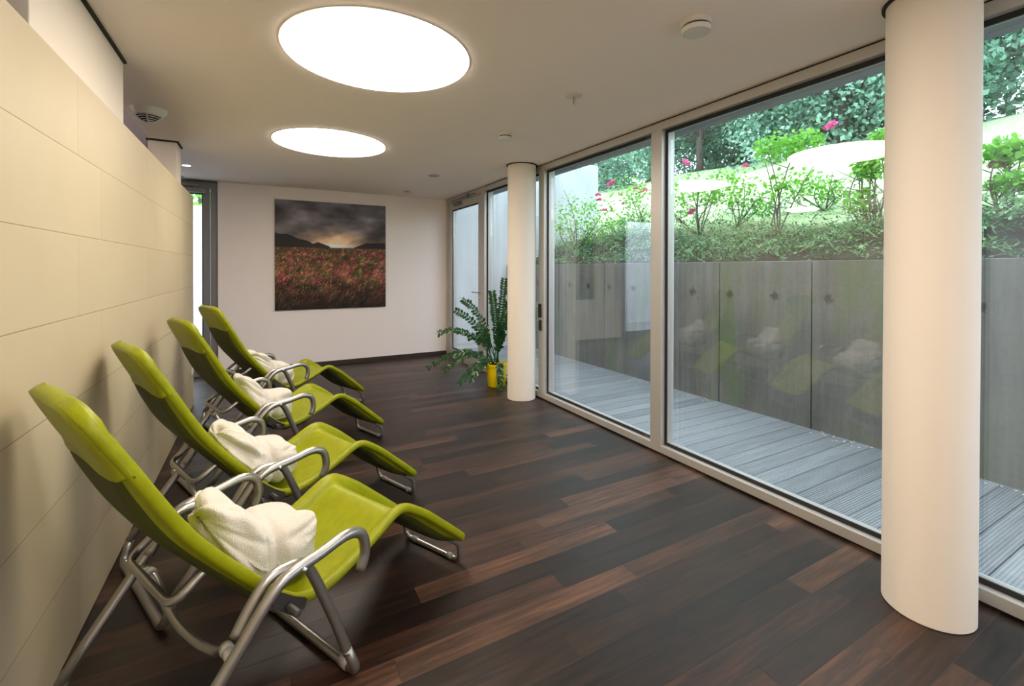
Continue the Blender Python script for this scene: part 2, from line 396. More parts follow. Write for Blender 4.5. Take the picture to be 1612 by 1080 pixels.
# garden door at the far end of the window wall
d1 = sempty('door_1')
f = MB(); f.box(XW, XR - .005, 5.55, 5.655, .012, H - .012); f.box(XW, XR - .005, 6.88, YF, .012, H - .012); f.box(XW, XR - .005, 5.655, 6.88, 2.385, H - .012); f.box(XW, XR - .005, 5.655, 6.88, 0, .02)
f.build('door_frame', 'alu', d1, bevel=.002)
f = MB(); f.box(XW + .008, XW + .07, 5.662, 5.762, .03, 2.375); f.box(XW + .008, XW + .07, 6.77, 6.872, .03, 2.375); f.box(XW + .008, XW + .07, 5.762, 6.77, 2.275, 2.375); f.box(XW + .008, XW + .07, 5.762, 6.77, .03, .13)
lf = f.build('door_leaf', 'alu', d1, bevel=.002)
MB().box(XW + .03, XW + .05, 5.764, 6.768, .132, 2.273).build('door_glass', 'glass', lf)
g = MB(); g.box(XW + .022, XW + .03, 5.762, 6.77, .13, .15); g.box(XW + .022, XW + .03, 5.762, 6.77, 2.255, 2.275); g.box(XW + .022, XW + .03, 5.762, 5.778, .15, 2.255); g.box(XW + .022, XW + .03, 6.754, 6.77, .15, 2.255); g.build('gasket', 'gasket', lf)
hd = MB(); hd.tube(fillet([(XW + .01, 5.712, 1.05), (XW - .05, 5.712, 1.05), (XW - .05, 5.84, 1.05)], .012), .009, 10); hd.lathe([(.024, -.006), (.024, .0)], (XW + .008, 5.712, 1.05), 20, axis='x'); hd.lathe([(.024, -.006), (.024, .0)], (XW + .008, 5.712, .965), 20, axis='x')
hd.box(XW - .008, XW + .008, 5.705, 5.719, .95, .98); hd.build('door_handle', 'steel', lf)
c = MB(); c.box(XW - .03, XW + .008, 6.35, 6.62, 2.315, 2.365); c.box(XW - .018, XW, 5.85, 6.72, 2.40, 2.415); c.box(XW - .03, XW - .008, 6.05, 6.10, 2.38, 2.43); c.build('door_closer', 'dgrey', d1, bevel=.003)
# door at the far left beyond the partition
d2 = sempty('door_2'); YD = 7.04
f = MB(); f.box(-.56, -.46, YD, YD + .1, 0, H - .004); f.box(-1.62, -1.53, YD, YD + .1, 0, H - .004); f.box(-1.53, -.56, YD, YD + .1, 2.385, H - .004); f.box(-1.53, -.56, YD, YD + .1, 0, .02); f.build('door_frame', 'dgrey', d2, bevel=.003)
f = MB(); f.box(-.635, -.565, YD - .015, YD + .06, .03, 2.38); f.box(-1.525, -1.44, YD - .015, YD + .06, .03, 2.38); f.box(-1.44, -.635, YD - .015, YD + .06, 2.31, 2.38); f.box(-1.44, -.635, YD - .015, YD + .06, .03, .14); lf2 = f.build('door_leaf', 'dgrey', d2, bevel=.003)
MB().box(-1.438, -.637, YD + .02, YD + .04, .142, 2.308).build('door_glass', 'glass', lf2)
g = MB(); g.box(-.649, -.635, YD + .005, YD + .018, .14, 2.31); g.box(-1.44, -.649, YD + .005, YD + .018, 2.297, 2.31); g.box(-1.44, -.649, YD + .005, YD + .018, .14, .155); g.build('gasket', 'gasket', lf2)
c = MB(); c.box(-.93, -.60, YD - .07, YD - .015, 2.314, 2.366); c.box(-1.25, -.68, YD - .04, YD, 2.392, 2.418); c.box(-.72, -.70, YD - .06, YD - .03, 2.366, 2.394); c.build('door_closer', 'cap', d2, bevel=.004)

# ------------------------------------------------------------------ ceiling fittings
for i, (y, lb) in enumerate([(2.444, 'larger-looking round glowing ceiling light, the nearer one in view'), (4.357, 'round glowing ceiling light farther from the camera, toward the painting'), (.531, 'round glowing ceiling light above the camera'), (-1.38, 'round glowing ceiling light behind the camera')]):
    t = thing('ceiling_light', lb, 'light', (.534, y, H), 0, 'round ceiling lights')
    MB().lathe([(.462, -.005), (.462, .004)], n=96).build('trim_ring', 'white', t, autosm=.6)
    MB().lathe([(.4555, -.009), (.4555, -.0051)], n=96).build('diffuser', 'lamp', t, autosm=.6)
t = thing('pendant_lamp', 'flat round side-room lamp behind the partition, hung low to light that ceiling', 'light', (-1.75, 4.35, 2.8))  # lamp inferred from a reflection; hanging form added to light the side ceiling
MB().lathe([(.20, -.53), (.215, -.515), (.20, -.50)], n=64).build('diffuser', 'lamp', t, autosm=.6); MB().tube([(0, 0, 0), (0, 0, -.50)], .006, 8).build('stem', 'white', t)
def detector(x, y, r, label, name='smoke_detector'):
    t = thing(name, label, 'smoke detector', (x, y, H))
    MB().lathe([(r, 0), (r, -.016), (r * .94, -.02)], n=48).build('mounting_base', 'white', t, autosm=.6)
    MB().lathe([(r * .86, -.02), (r * .86, -.028)], n=48).build('sensor_slot', 'gap', t, autosm=.6)
    MB().lathe([(r * .95, -.028), (r * .96, -.036), (r * .88, -.047), (r * .5, -.05)], n=48).build('cover', 'white', t, autosm=.8)
detector(1.681, 1.408, .066, 'round cream smoke detector, the one nearest the camera')
detector(1.726, 3.335, .055, 'round smoke detector between the sprinkler and the flush disc')
detector(1.785, 6.44, .052, 'small smoke detector near the painting wall, the farthest one')
t = thing('sprinkler_head', 'small pendent sprinkler head with a flat escutcheon on the ceiling', 'sprinkler', (1.72, 2.385, H))
MB().lathe([(.055, 0), (.055, -.004), (.03, -.009)], n=40).build('escutcheon', 'white', t, autosm=.6)
s_ = MB(); s_.tube(fillet([(-.011, 0, -.008), (-.011, 0, -.05), (0, 0, -.058)], .01), .0035, 8); s_.tube(fillet([(.011, 0, -.008), (.011, 0, -.05), (0, 0, -.058)], .01), .0035, 8); s_.lathe([(.014, -.062), (.014, -.058)], n=20); s_.build('sprinkler_frame', 'white', t)
MB().tube([(0, 0, -.008), (0, 0, -.056)], .0035, 8).build('bulb', 'cap', t)
t = thing('ceiling_speaker', 'flat round ceiling disc set flush, near the painting wall', 'ceiling disc', (1.765, 5.235, H))
MB().lathe([(.072, 0), (.072, -.004), (.066, -.007)], n=48).build('rim', 'white', t, autosm=.6); MB().lathe([(.064, -.007), (.062, -.0085)], n=48).build('grille', 'cap', t, autosm=.6)
t = thing('air_vent', 'cream conical ceiling vent with black louvres above the partition', 'vent', (-.672, 4.05, H))
MB().lathe([(.105, 0), (.10, -.02), (.078, -.045)], n=48).build('vent_body', 'white', t, autosm=.8)
MB().lathe([(.07, -.045), (.045, -.075), (.01, -.09)], n=40).build('vent_core', 'gap', t, autosm=.8)
lv = MB()
for r, z in ((.071, -.049), (.061, -.060), (.048, -.072), (.033, -.082), (.016, -.09)): lv.tube([(r * cos(a * pi / 16), r * sin(a * pi / 16), z) for a in range(33)], .0028, 6)
lv.tube([(-.076, 0, -.046), (-.045, 0, -.078), (0, 0, -.095), (.045, 0, -.078), (.076, 0, -.046)], .003, 6); lv.tube([(0, -.076, -.046), (0, -.045, -.078), (0, 0, -.095), (0, .045, -.078), (0, .076, -.046)], .003, 6)
lv.build('louvre', 'white', t)
t = thing('downlight', 'tiny glowing recessed ceiling spot beyond the slim rectangular column', 'light', (-.69, 6.04, H))
MB().lathe([(.045, 0), (.045, -.004)], n=32).build('trim_ring', 'white', t, autosm=.6); MB().lathe([(.037, -.0041), (.037, -.007)], n=32).build('lens', 'pinklamp', t, autosm=.6)
# sockets
t = thing('wall_socket', 'cream double wall socket low on the tiled partition behind nearest lounger', 'socket', (XP, 2.80, .345))
MB().box(0, .011, -.082, .082, -.041, .041).build('cover_plate', 'white', t, bevel=.004)
for dy in (-.036, .036):
    si = MB().lathe([(.022, .0112), (.021, .013), (.019, .0125)], (0, dy, 0), 32, axis='x').build('socket_insert', 'white', t, autosm=.6)
    MB().lathe([(.003, .0125), (.003, .0135)], (0, dy - .009, 0), 10, axis='x').build('pin_hole', 'gap', si)
    MB().lathe([(.003, .0125), (.003, .0135)], (0, dy + .009, 0), 10, axis='x').build('pin_hole', 'gap', si)
t = thing('wall_socket', 'small cream socket at the far end of the tiled partition', 'socket', (XP, 5.52, .37))
MB().box(0, .011, -.041, .041, -.041, .041).build('cover_plate', 'white', t, bevel=.004); MB().lathe([(.022, .0112), (.021, .013), (.019, .0125)], (0, 0, 0), 32, axis='x').build('socket_insert', 'white', t, autosm=.6)

# ------------------------------------------------------------------ painting
def paint(nw=232, seed=4):
    rg = np.random.RandomState(seed); n = nw
    def vn(sx, sy, oct=4):
        out = np.zeros((n, n)); amp = 1; tot = 0
        for o in range(oct):
            gx, gy = int(sx * 2 ** o) + 2, int(sy * 2 ** o) + 2; g = rg.rand(gy, gx)
            X = np.linspace(0, gx - 1.001, n); Y = np.linspace(0, gy - 1.001, n); xi = X.astype(int); yi = Y.astype(int)
            fx = X - xi; fy = (Y - yi)[:, None]; fx = fx * fx * (3 - 2 * fx); fy = fy * fy * (3 - 2 * fy)
            a = g[yi][:, xi] * (1 - fx) + g[yi][:, xi + 1] * fx; b = g[yi + 1][:, xi] * (1 - fx) + g[yi + 1][:, xi + 1] * fx
            out += amp * (a * (1 - fy) + b * fy); tot += amp; amp *= .55
        return out / tot
    yy, xx = np.mgrid[0:1:n * 1j, 0:1:n * 1j]       # yy 0 top .. 1 bottom
    img = np.zeros((n, n, 3)); hz = .425
    cl = vn(3, 7); c2 = vn(6, 12)
    top = np.array([78, 76, 86.]); lowc = np.array([112, 104, 104.])
    k = np.clip(yy / hz, 0, 1)[..., None]
    img[:] = top * (1 - k) + lowc * k
    img *= np.clip(.05 + 1.75 * (cl * .7 + c2 * .3), .3, 2)[..., None]
    img *= (1 - .35 * np.clip((xx - .62) * 3, 0, 1) * np.clip((yy - .12) * 6, 0, 1))[..., None]
    spot = np.exp(-((xx - .85) / .12) ** 2 - ((yy - .145) / .035) ** 2) * (.5 + c2); img += spot[..., None] * np.array([70, 74, 84])
    glow = np.exp(-((xx - .52) / .24) ** 2 - ((yy - .36) / .07) ** 2) * (.55 + .9 * c2); img += glow[..., None] * np.array([120, 88, 48.])
    sl = np.exp(-((xx - .5) / .17) ** 2 - ((yy - .408) / .022) ** 2) ** .7; img = img * (1 - sl[..., None]) + np.array([205, 205, 208.]) * sl[..., None]
    hl = np.where(xx < .3, .30 + (xx / .3) ** 1.6 * .085, .385 + (xx - .3) * .35) + .006 * np.sin(xx * 40)
    hl = np.where((xx > .27) & (xx < .47), np.minimum(hl, .375 + np.abs(xx - .365) * .38), hl)
    hr = .425 - np.clip((xx - .69) / .12, 0, 1) ** .8 * .05 - np.clip(xx - .8, 0, 1) * .03
    hills = ((yy > hl) & (xx < .5)) | ((yy > hr) & (xx > .69)); img[hills] = img[hills] * .08 + np.array([28, 25, 27])
    fld = yy > hz; img[fld] = np.array([32, 30, 20])
    f = np.clip((yy - hz) / (1 - hz), 0, 1)
    base = vn(10, 10)
    img[fld] = (np.stack([40 + 55 * base, 36 + 38 * base, 26 + 18 * base], -1) * np.clip(1.1 - f * .85, .2, 1)[..., None])[fld]
    tufts = []
    for i in range(1900):
        t = rg.rand() ** 1.25; tufts.append((hz + .010 + t * (1 - hz) * 1.12, rg.rand() * 1.1 - .05, t))
    for y0, x0, t in sorted(tufts):
        L0 = .016 + .15 * t ** 1.1; a0 = rg.randn() * .25 + .35 + .5 * (x0 - .5); patch = .5 + .5 * math.sin(x0 * 13 + 3 * math.sin(y0 * 17)) * math.cos(x0 * 5 - y0 * 9)
        r = rg.rand(); dim = (1.05 - .3 * t) * (.55 + .7 * rg.rand())
        if r < .22 + .5 * patch: c0, c1 = np.array([40, 36, 20.]), np.array([205, 105, 100.]) * (.75 + .5 * rg.rand())
        elif r < .80: c0, c1 = np.array([24, 32, 14.]), np.array([92, 104, 44.])
        elif r < .93: c0, c1 = np.array([44, 50, 24.]), np.array([205, 178, 120.])
        else: c0, c1 = np.array([50, 18, 26.]), np.array([190, 40, 80.])
        if t > .55 and rg.rand() < .5: c1 = c1 * .35; c0 = c0 * .4
        for st in range(3 + int(6 * t)):
            L = L0 * (.6 + .6 * rg.rand()); a = a0 + rg.randn() * .16; bend = .5 + rg.randn() * .35; xs = x0 + rg.randn() * .008 * (1 + 2 * t)
            m_ = max(5, int(L * n * 1.3)); x_, y_ = xs, y0
            for q in range(m_):
                f_ = q / m_; ang = a + bend * f_ * f_ * 1.6; x_ += math.sin(ang) * L / m_; y_ -= math.cos(ang) * L / m_
                px = int(x_ * n); py = int(y_ * n)
                if 0 <= px < n and int(hz * n) + 1 < py < n:
                    c = (c0 * (1 - f_) + c1 * f_) * dim; img[py, px] = img[py, px] * .35 + c * .65
    img *= (1 - .55 * np.clip((yy - .72) / .28, 0, 1))[..., None]
    img = np.clip(img * 1.25 + 3, 0, 255) / 255.
    lin = np.where(img < .04045, img / 12.92, ((img + .055) / 1.055) ** 2.4)
    return lin
def build_painting():
    n = 232; lin = paint(n); x0, x1, z0, z1 = .158, 1.608, .806, 2.294
    t = thing('landscape_painting', 'square unframed print of a pink grass field under storm clouds on the far wall', 'painting', ((x0 + x1) / 2, YF, z0))
    hw = (x1 - x0) / 2
    MB().box(-hw, hw, -.028, -.001, 0, z1 - z0).build('canvas_block', 'canvas', t)
    X = np.linspace(-hw + .001, hw - .001, n); Z = np.linspace(z1 - z0 - .001, .001, n)
    vs = [(x, -.0295, z) for z in Z for x in X]
    fs = [(r * n + c, (r + 1) * n + c, (r + 1) * n + c + 1, r * n + c + 1) for r in range(n - 1) for c in range(n - 1)]
    mb = MB(); mb.add(vs, fs, False); o = mb.build('printed_picture', 'print', t)
    a = o.data.color_attributes.new('print', 'FLOAT_COLOR', 'POINT')
    buf = np.ones((n * n, 4), np.float32); buf[:, :3] = lin.reshape(-1, 3); a.data.foreach_set('color', buf.ravel())
build_painting()

# ------------------------------------------------------------------ loungers
def rim_samples():
    pts = [(.284, 1.058), (.289, 1.049), (.297, 1.034), (.310, 1.010), (.372, .898), (.443, .765), (.50, .668), (.569, .575), (.651, .475), (.72, .393), (.765, .352), (.80, .332), (.84, .323), (.90, .328), (.98, .352), (1.07, .389), (1.14, .424), (1.185, .440), (1.225, .436), (1.275, .405), (1.335, .361), (1.40, .304), (1.467, .244), (1.53, .187), (1.575, .144), (1.59, .128)]
    P = crom([(u, 0, z) for u, z in pts], 4); return P
RIM = rim_samples()
RS = [0.0]
for a_, b_ in zip(RIM, RIM[1:]): RS.append(RS[-1] + (b_ - a_).length)
RL = RS[-1]
def pan_depth(u):
    ks = [(.284, .002), (.36, .010), (.405, .030), (.46, .036), (.55, .028), (.65, .026), (.78, .027), (.9, .025), (1.05, .024), (1.19, .016), (1.28, .034), (1.36, .046), (1.48, .046), (1.555, .022), (1.6, .004)]
    for (a, x), (b, y) in zip(ks, ks[1:]):
        if u <= b: t = max(0, (u - a) / (b - a)); t = t * t * (3 - 2 * t); return x + (y - x) * t
    return .004
def half_w(s):
    hw = .25; e = RL - s
    if s < .085: hw = .12 + .122 * (1 - (1 - s / .085) ** 2) ** .5
    elif s < .2: hw = .242 + .008 * (s - .085) / .115
    if e < .07: hw = .18 + .07 * (1 - (1 - e / .07) ** 2) ** .5
    return hw
def rim_frame(i):
    a = RIM[max(i - 1, 0)]; b = RIM[min(i + 1, len(RIM) - 1)]; t = (b - a).normalized()
    return RIM[i], t, Vector((-t.z, 0, t.x))       # point, tangent, upward normal
def shell_mesh():
    mb = MB(); rings = []; K = None
    for i in range(len(RIM)):
        p, t, nn = rim_frame(i); hw = half_w(RS[i]); pd = pan_depth(p.x)
        half = [(hw - .002, -.010), (hw, .0), (hw - .004, .011), (hw - .014, .016), (hw - .026, .014), (hw - .044, .006), (hw - .052, -.001), (hw - .060, -pd * .80), (hw - .067, -pd * .98), (hw - .082, -pd), (hw * .45, -pd * 1.10), (0, -pd * 1.14)]
        bot = [(0, -pd * 1.14 - .012), (hw * .45, -pd * 1.10 - .012), (hw - .078, -pd - .013), (hw - .058, -pd * .9 - .016), (hw - .040, -pd * .45 - .018), (hw - .022, -.018), (hw - .008, -.017)]
        ring = [(v, n_) for v, n_ in half] + [(-v, n_) for v, n_ in half[::-1][1:]] + [(-v, n_) for v, n_ in bot[::-1]] + [(v, n_) for v, n_ in bot[1:]]
        K = len(ring)
        sc = 1.0
        if i == 0 or i == len(RIM) - 1: sc = .55
        rings.append([p + Vector((0, v, 0)) + nn * ((n_ + .002) * sc - .002) for v, n_ in ring])
    vs = [q for r in rings for q in r]
    fs = [(i * K + k, (i + 1) * K + k, (i + 1) * K + (k + 1) % K, i * K + (k + 1) % K) for i in range(len(rings) - 1) for k in range(K)]
    fs += [tuple(range(K)), tuple((len(rings) - 1) * K + k for k in range(K))[::-1]]
    mb.add(vs, fs); return mb
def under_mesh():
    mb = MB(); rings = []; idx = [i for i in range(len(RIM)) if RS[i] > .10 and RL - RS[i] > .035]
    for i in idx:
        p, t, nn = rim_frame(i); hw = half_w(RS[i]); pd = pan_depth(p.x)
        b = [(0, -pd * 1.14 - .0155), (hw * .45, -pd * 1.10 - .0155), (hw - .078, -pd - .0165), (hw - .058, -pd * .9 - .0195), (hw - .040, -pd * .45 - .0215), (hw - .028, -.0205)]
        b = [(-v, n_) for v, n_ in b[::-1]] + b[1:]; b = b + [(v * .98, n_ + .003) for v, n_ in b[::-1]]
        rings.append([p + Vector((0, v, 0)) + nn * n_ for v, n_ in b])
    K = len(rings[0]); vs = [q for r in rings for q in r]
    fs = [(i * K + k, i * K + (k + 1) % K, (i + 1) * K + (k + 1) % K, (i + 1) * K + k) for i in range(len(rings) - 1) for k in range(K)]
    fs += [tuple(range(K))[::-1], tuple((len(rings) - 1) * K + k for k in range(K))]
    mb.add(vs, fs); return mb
def hood_mesh():
    """stretched padded sleeve over the top of the backrest, its hem hanging lower at the sides of the back"""
    mb = MB(); n = 19; rows = []; SMP = [0, .006, .014, .026, .042, .06, .08, .10, .12, .14, .155, .17, .185, .20, .21]
    def at(s):
        i = max(k for k in range(len(RIM) - 1) if RS[k] <= s); f = (s - RS[i]) / (RS[i + 1] - RS[i])
        p, t, nn = rim_frame(i); return RIM[i].lerp(RIM[i + 1], f), t, nn
    for s in SMP:
        row = []
        for k in range(n):                       # back face, near edge to far edge
            q = -1 + 2 * k / (n - 1); s2 = min(s, .185 + .025 * abs(q) ** 2.0); p, t, nn = at(s2); h = half_w(s2) + .0035 - .0025 * min(1, s2 / .2)
            d = -.0195 - (pan_depth(p.x) * 1.14 + .003) * (1 - q ** 6)
            if abs(q) > .99: d = -.004
            row.append(p + Vector((0, q * h, 0)) + nn * d)
        for k in range(n - 2, 0, -1):            # front face
            q = -1 + 2 * k / (n - 1); s2 = min(s, .10 + .02 * abs(q)); p, t, nn = at(s2); h = half_w(s2) + .004
            d = (.016 + .008 * (1 - abs(q) ** 6)) * min(1, (s2 + .008) / .03) * (1 if s2 < .07 else max(.0, 1 - (s2 - .07) / .07))
            row.append(p + Vector((0, q * h, 0)) + nn * d)
        rows.append(row)
    vs = [q for r in rows for q in r]; R = len(rows); m = len(rows[0])
    fs = [(r * m + k, r * m + (k + 1) % m, (r + 1) * m + (k + 1) % m, (r + 1) * m + k) for r in range(R - 1) for k in range(m)]
    fs.append(tuple(range(m))[::-1])
    mb.add(vs, fs); return mb
TR = .0168
def make_lounger():
    t = thing('reclining_lounger', '', 'lounger', (0, 0, 0), 0, 'green loungers along the tiled partition')
    shell_mesh().build('seat_shell', 'fabric', t, sub=1)
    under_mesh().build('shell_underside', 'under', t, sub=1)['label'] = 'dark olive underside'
    o = hood = hood_mesh().build('headrest_cover', 'fabric', t)
    so = o.modifiers.new('thickness', 'SOLIDIFY'); so.thickness = .003
    # grey tag under the hood hem
    i = max(k for k in range(len(RIM)) if RS[k] <= .205); p, tt, nn = rim_frame(i)
    g = MB(); c_ = p + nn * (-pan_depth(p.x) * 1.14 - .017); g.add([c_ + Vector((0, v, 0)) + tt * a + nn * b for v in (.0, .11) for a in (-.02, .035) for b in (-.003, .002)], [(0, 1, 3, 2), (4, 6, 7, 5), (0, 4, 5, 1), (2, 3, 7, 6), (0, 2, 6, 4), (1, 5, 7, 3)], False)
    g.build('care_tag', 'tag', hood)
    for s in (-1, 1):
        y = lambda v: s * v
        arm = [(.936, y(.347), .390), (.952, y(.347), .445), (.938, y(.347), .505), (.885, y(.347), .528), (.79, y(.347), .514), (.69, y(.347), .500), (.635, y(.346), .458), (.585, y(.342), .395), (.52, y(.335), .312), (.42, y(.325), .190), (.355, y(.318), .105)]
        a1 = crom(arm[:8], 5)[:-1] + [Vector(q) for q in arm[7:]]
        ar_ = MB().tube(a1, TR, 14).build('armrest', 'tube', t)
        fl_ = [(.572, y(.312), .392), (.612, y(.312), .452), (.655, y(.312), .498), (.715, y(.312), .502), (.762, y(.312), .488), (.795, y(.312), .430), (.835, y(.312), .331), (.875, y(.312), .226), (.912, y(.311), .118)]
        MB().tube(crom(fl_, 5), TR * .95, 14).build('front_leg', 'tube', t)
        # pivot bracket and bolts
        b = MB(); pr_ = [(.705, .415), (.765, .362), (.80, .338), (.792, .316), (.755, .318), (.70, .372)]
        b.add([(u_, y(v_), z_) for v_ in (.253, .262) for u_, z_ in pr_], [tuple(range(6)), tuple(range(6, 12))[::-1]] + [(k, (k + 1) % 6, 6 + (k + 1) % 6, 6 + k) for k in range(6)], False)
        b.lathe([(.011, min(y(.25), y(.318))), (.011, max(y(.25), y(.318)))], (.742, 0, .352), 16, axis='y'); b.build('pivot_bracket', 'plastic', t, bevel=.003)
        b = MB(); b.lathe([(.007, min(y(.325), y(.372))), (.007, max(y(.325), y(.372)))], (.735, 0, .505), 12, axis='y'); b.build('bolt', 'steel', ar_)
        b = MB(); b.tube([(.555, y(.327), .352), (.566, y(.272), .346)], .0135, 12); b.tube([(.565, y(.288), .347), (.569, y(.262), .344)], .0175, 12); b.build('bow_collar', 'cap', ar_)
    rb = fillet([(.362, -.319, .114), (.333, -.314, .0175), (.333, .314, .0175), (.362, .319, .114)], [0, .07, .07, 0], 8)
    MB().tube(rb, TR, 14).build('rear_foot_bar', 'tube', t)
    fb = fillet([(.906, -.3115, .135), (.955, -.309, .0172), (.955, .309, .0172), (.906, .3115, .135)], [0, .06, .06, 0], 8)
    ffb = MB().tube(fb, TR * .95, 14).build('front_foot_bar', 'tube', t)
    for s in (-1, 1): MB().tube([(.955, s * .255, .019), (.955, s * .215, .019)], .0188, 14).build('foot_cap', 'cap', ffb)
    bow = crom([(.568, -.268, .345), (.575, -.235, .322), (.580, -.17, .282), (.575, -.06, .262), (.572, .06, .262), (.575, .17, .280), (.574, .235, .320), (.568, .268, .345)], 5)
    MB().tube(bow, .0125, 12).build('cross_brace', 'tube', t)
    u2 = fillet([(.60, -.172, .505), (.555, -.172, .502), (.485, -.172, .474), (.485, .172, .474), (.555, .172, .502), (.60, .172, .505)], [0, .03, .05, .05, .03, 0], 6)
    u2 = fillet([(.585, -.172, .535), (.553, -.172, .527), (.478, -.172, .472), (.478, .172, .472), (.553, .172, .527), (.585, .172, .535)], [0, .03, .045, .045, .03, 0], 6)
    MB().tube(u2, .0115, 12).build('rear_bow', 'tube', t)
    sk = fillet([(1.475, -.185, .190), (1.585, -.185, .098), (1.597, -.185, .0125), (1.597, .185, .0125), (1.585, .185, .098), (1.475, .185, .190)], [0, .025, .045, .045, .025, 0], 6)
    fsk = MB().tube(sk, .0115, 12).build('foot_skid', 'tube', t)
    for s in (-1, 1): MB().tube([(1.597, s * .135, .0140), (1.597, s * .105, .0140)], .0138, 12).build('skid_cap', 'cap', fsk)
    return t
LG = [(-.713, 1.458, .456), (-.748, 2.321, .379), (-.71, 3.373, .366), (-.655, 4.478, .366)]
LLAB = ['lime green reclining lounger nearest the camera on silver tubes', 'lime green reclining lounger, second from the camera', 'lime green reclining lounger, third from the camera', 'lime green reclining lounger farthest from the camera, nearest the painting']
proto = make_lounger(); index_children()
loungers = [proto] + [copy_tree(proto) for _ in range(3)]
for o, (x, y, a), lb in zip(loungers, LG, LLAB):
    o.location = (x, y, 0); o.rotation_euler = (0, 0, a); o['label'] = lb

# ------------------------------------------------------------------ robes
def rim_z(u):
    for a, b in zip(RIM, RIM[1:]):
        if a.x <= u <= b.x: return a.z + (b.z - a.z) * (u - a.x) / max(1e-6, b.x - a.x)
    return RIM[-1].z
def robe_mesh(seed, lu=.170, wv=.160, h=.172, u0=.785, v0=.026):
    """a rolled robe: rounded bundle pinched by its belt, creases fanning out from the belt, a collar roll and tucked sleeves"""
    rg = random.Random(seed); ph = [rg.uniform(0, 6.28) for _ in range(14)]; am = [rg.uniform(.7, 1.3) for _ in range(8)]
    nu, nv = 110, 128; vs = []; ab = .10 + rg.uniform(-.08, .08)
    ridge = lambda x, p: 1 - abs(((x / (2 * pi)) % 1) * 2 - 1) ** p
    for i in range(nu + 1):
        a = -1 + 2 * i / nu
        prof = max(0.0, 1 - abs(a) ** 4.0) ** .40
        pinch = 1 - .20 * math.exp(-((a - ab) / .12) ** 2)
        spread = min(1, abs(a - ab) * 1.9)
        for j in range(nv):
            th = 2 * pi * j / nv; c, s = cos(th), sin(th)
            ex = .66; cv = math.copysign(abs(c) ** ex, c); sv = math.copysign(abs(s) ** ex, s)
            d = 1.0
            # creases fan out of the belt, soft ridges with sharp valleys
            q = th * 6 + ph[0] + 1.3 * sin(2 * th + ph[1]) + .8 * (a - ab)
            d += .17 * spread * (ridge(q, 1.7) - .6) * am[0]
            q2 = th * 11 + ph[2] + 1.8 * sin(3 * a + ph[3]) - 2.5 * a
            d += .065 * spread * (ridge(q2, 1.5) - .6) * am[1]
            d += .07 * sin(2 * th + 2.4 * a + ph[4]) * am[2] + .03 * sin(3.3 * th - 6 * a + ph[5])
            # collar roll lying across the end that leans on the backrest
            cr = a + .55 + .16 * c
            if s > -.2: d += .17 * math.exp(-(cr / .15) ** 2) - .11 * math.exp(-((cr - .24) / .06) ** 2)
            # tucked sleeve roll along the near side
            if c < .1: d += .13 * math.exp(-((s + .05 - .35 * a) / .22) ** 2) * spread - .10 * math.exp(-((s - .38 - .35 * a) / .09) ** 2) * spread
            w_ = wv * prof * pinch * (1 + (d - 1) * .75) * (1 + .08 * sin(2.3 * a + ph[6])); hh = h * prof ** .9 * pinch * d
            u = u0 + lu * a * (1 + .06 * sin(2 * th + ph[7]) + .03 * sin(5 * th + ph[8])); v = v0 + w_ * cv
            fz = rim_z(u) - pan_depth(u) + .012; zc = fz + h * .5
            z = zc + hh * .52 * sv + (.038 * (1 - a * a) * s if s > 0 else 0)
            z = max(z, fz)
            if abs(v) > .175: z = max(z, rim_z(u) + .018)
            vs.append((u, v, z))
    fs = [(i * nv + j, i * nv + (j + 1) % nv, (i + 1) * nv + (j + 1) % nv, (i + 1) * nv + j) for i in range(nu) for j in range(nv)]
    fs += [tuple(range(nv))[::-1], tuple(nu * nv + j for j in range(nv))]
    mb = MB(); mb.add(vs, fs); ib = int((ab + 1) / 2 * nu)
    return mb, [vs[ib * nv + j] for j in range(nv)]
def belt_mesh(ring):
    mb = MB(); n = len(ring); C = Vector((sum(p[0] for p in ring) / n, sum(p[1] for p in ring) / n, sum(p[2] for p in ring) / n)); vs = []
    prof = [(-.022, .002), (-.018, .009), (0, .012), (.018, .009), (.022, .002)]
    for p in ring:
        p = Vector(p); r = p - C; r.x = 0; r.normalize()
        for du, dr in prof: vs.append(p + r * (dr - .001) + Vector((du + .02 * sin(p.y * 14), 0, 0)))
    m = len(prof)
    fs = [(j * m + k, ((j + 1) % n) * m + k, ((j + 1) % n) * m + k + 1, j * m + k + 1) for j in range(n) for k in range(m - 1)]
    mb.add(vs, fs); return mb
RLAB = ['white terry bathrobe bundle with belt on the lounger nearest the camera', 'white terry bathrobe bundle on the second lounger from the camera', 'white terry bathrobe bundle on the third lounger from the camera', 'white terry bathrobe bundle on the farthest lounger']
for k in range(4):
    t = thing('folded_bathrobe', RLAB[k], 'bathrobe', (*LG[k][:2], 0), LG[k][2], 'rolled bathrobes on the loungers')
    mb, ring = robe_mesh(21 + k * 7)
    mb.build('robe_bundle', 'terry', t); belt_mesh(ring).build('robe_belt', 'terry', t)

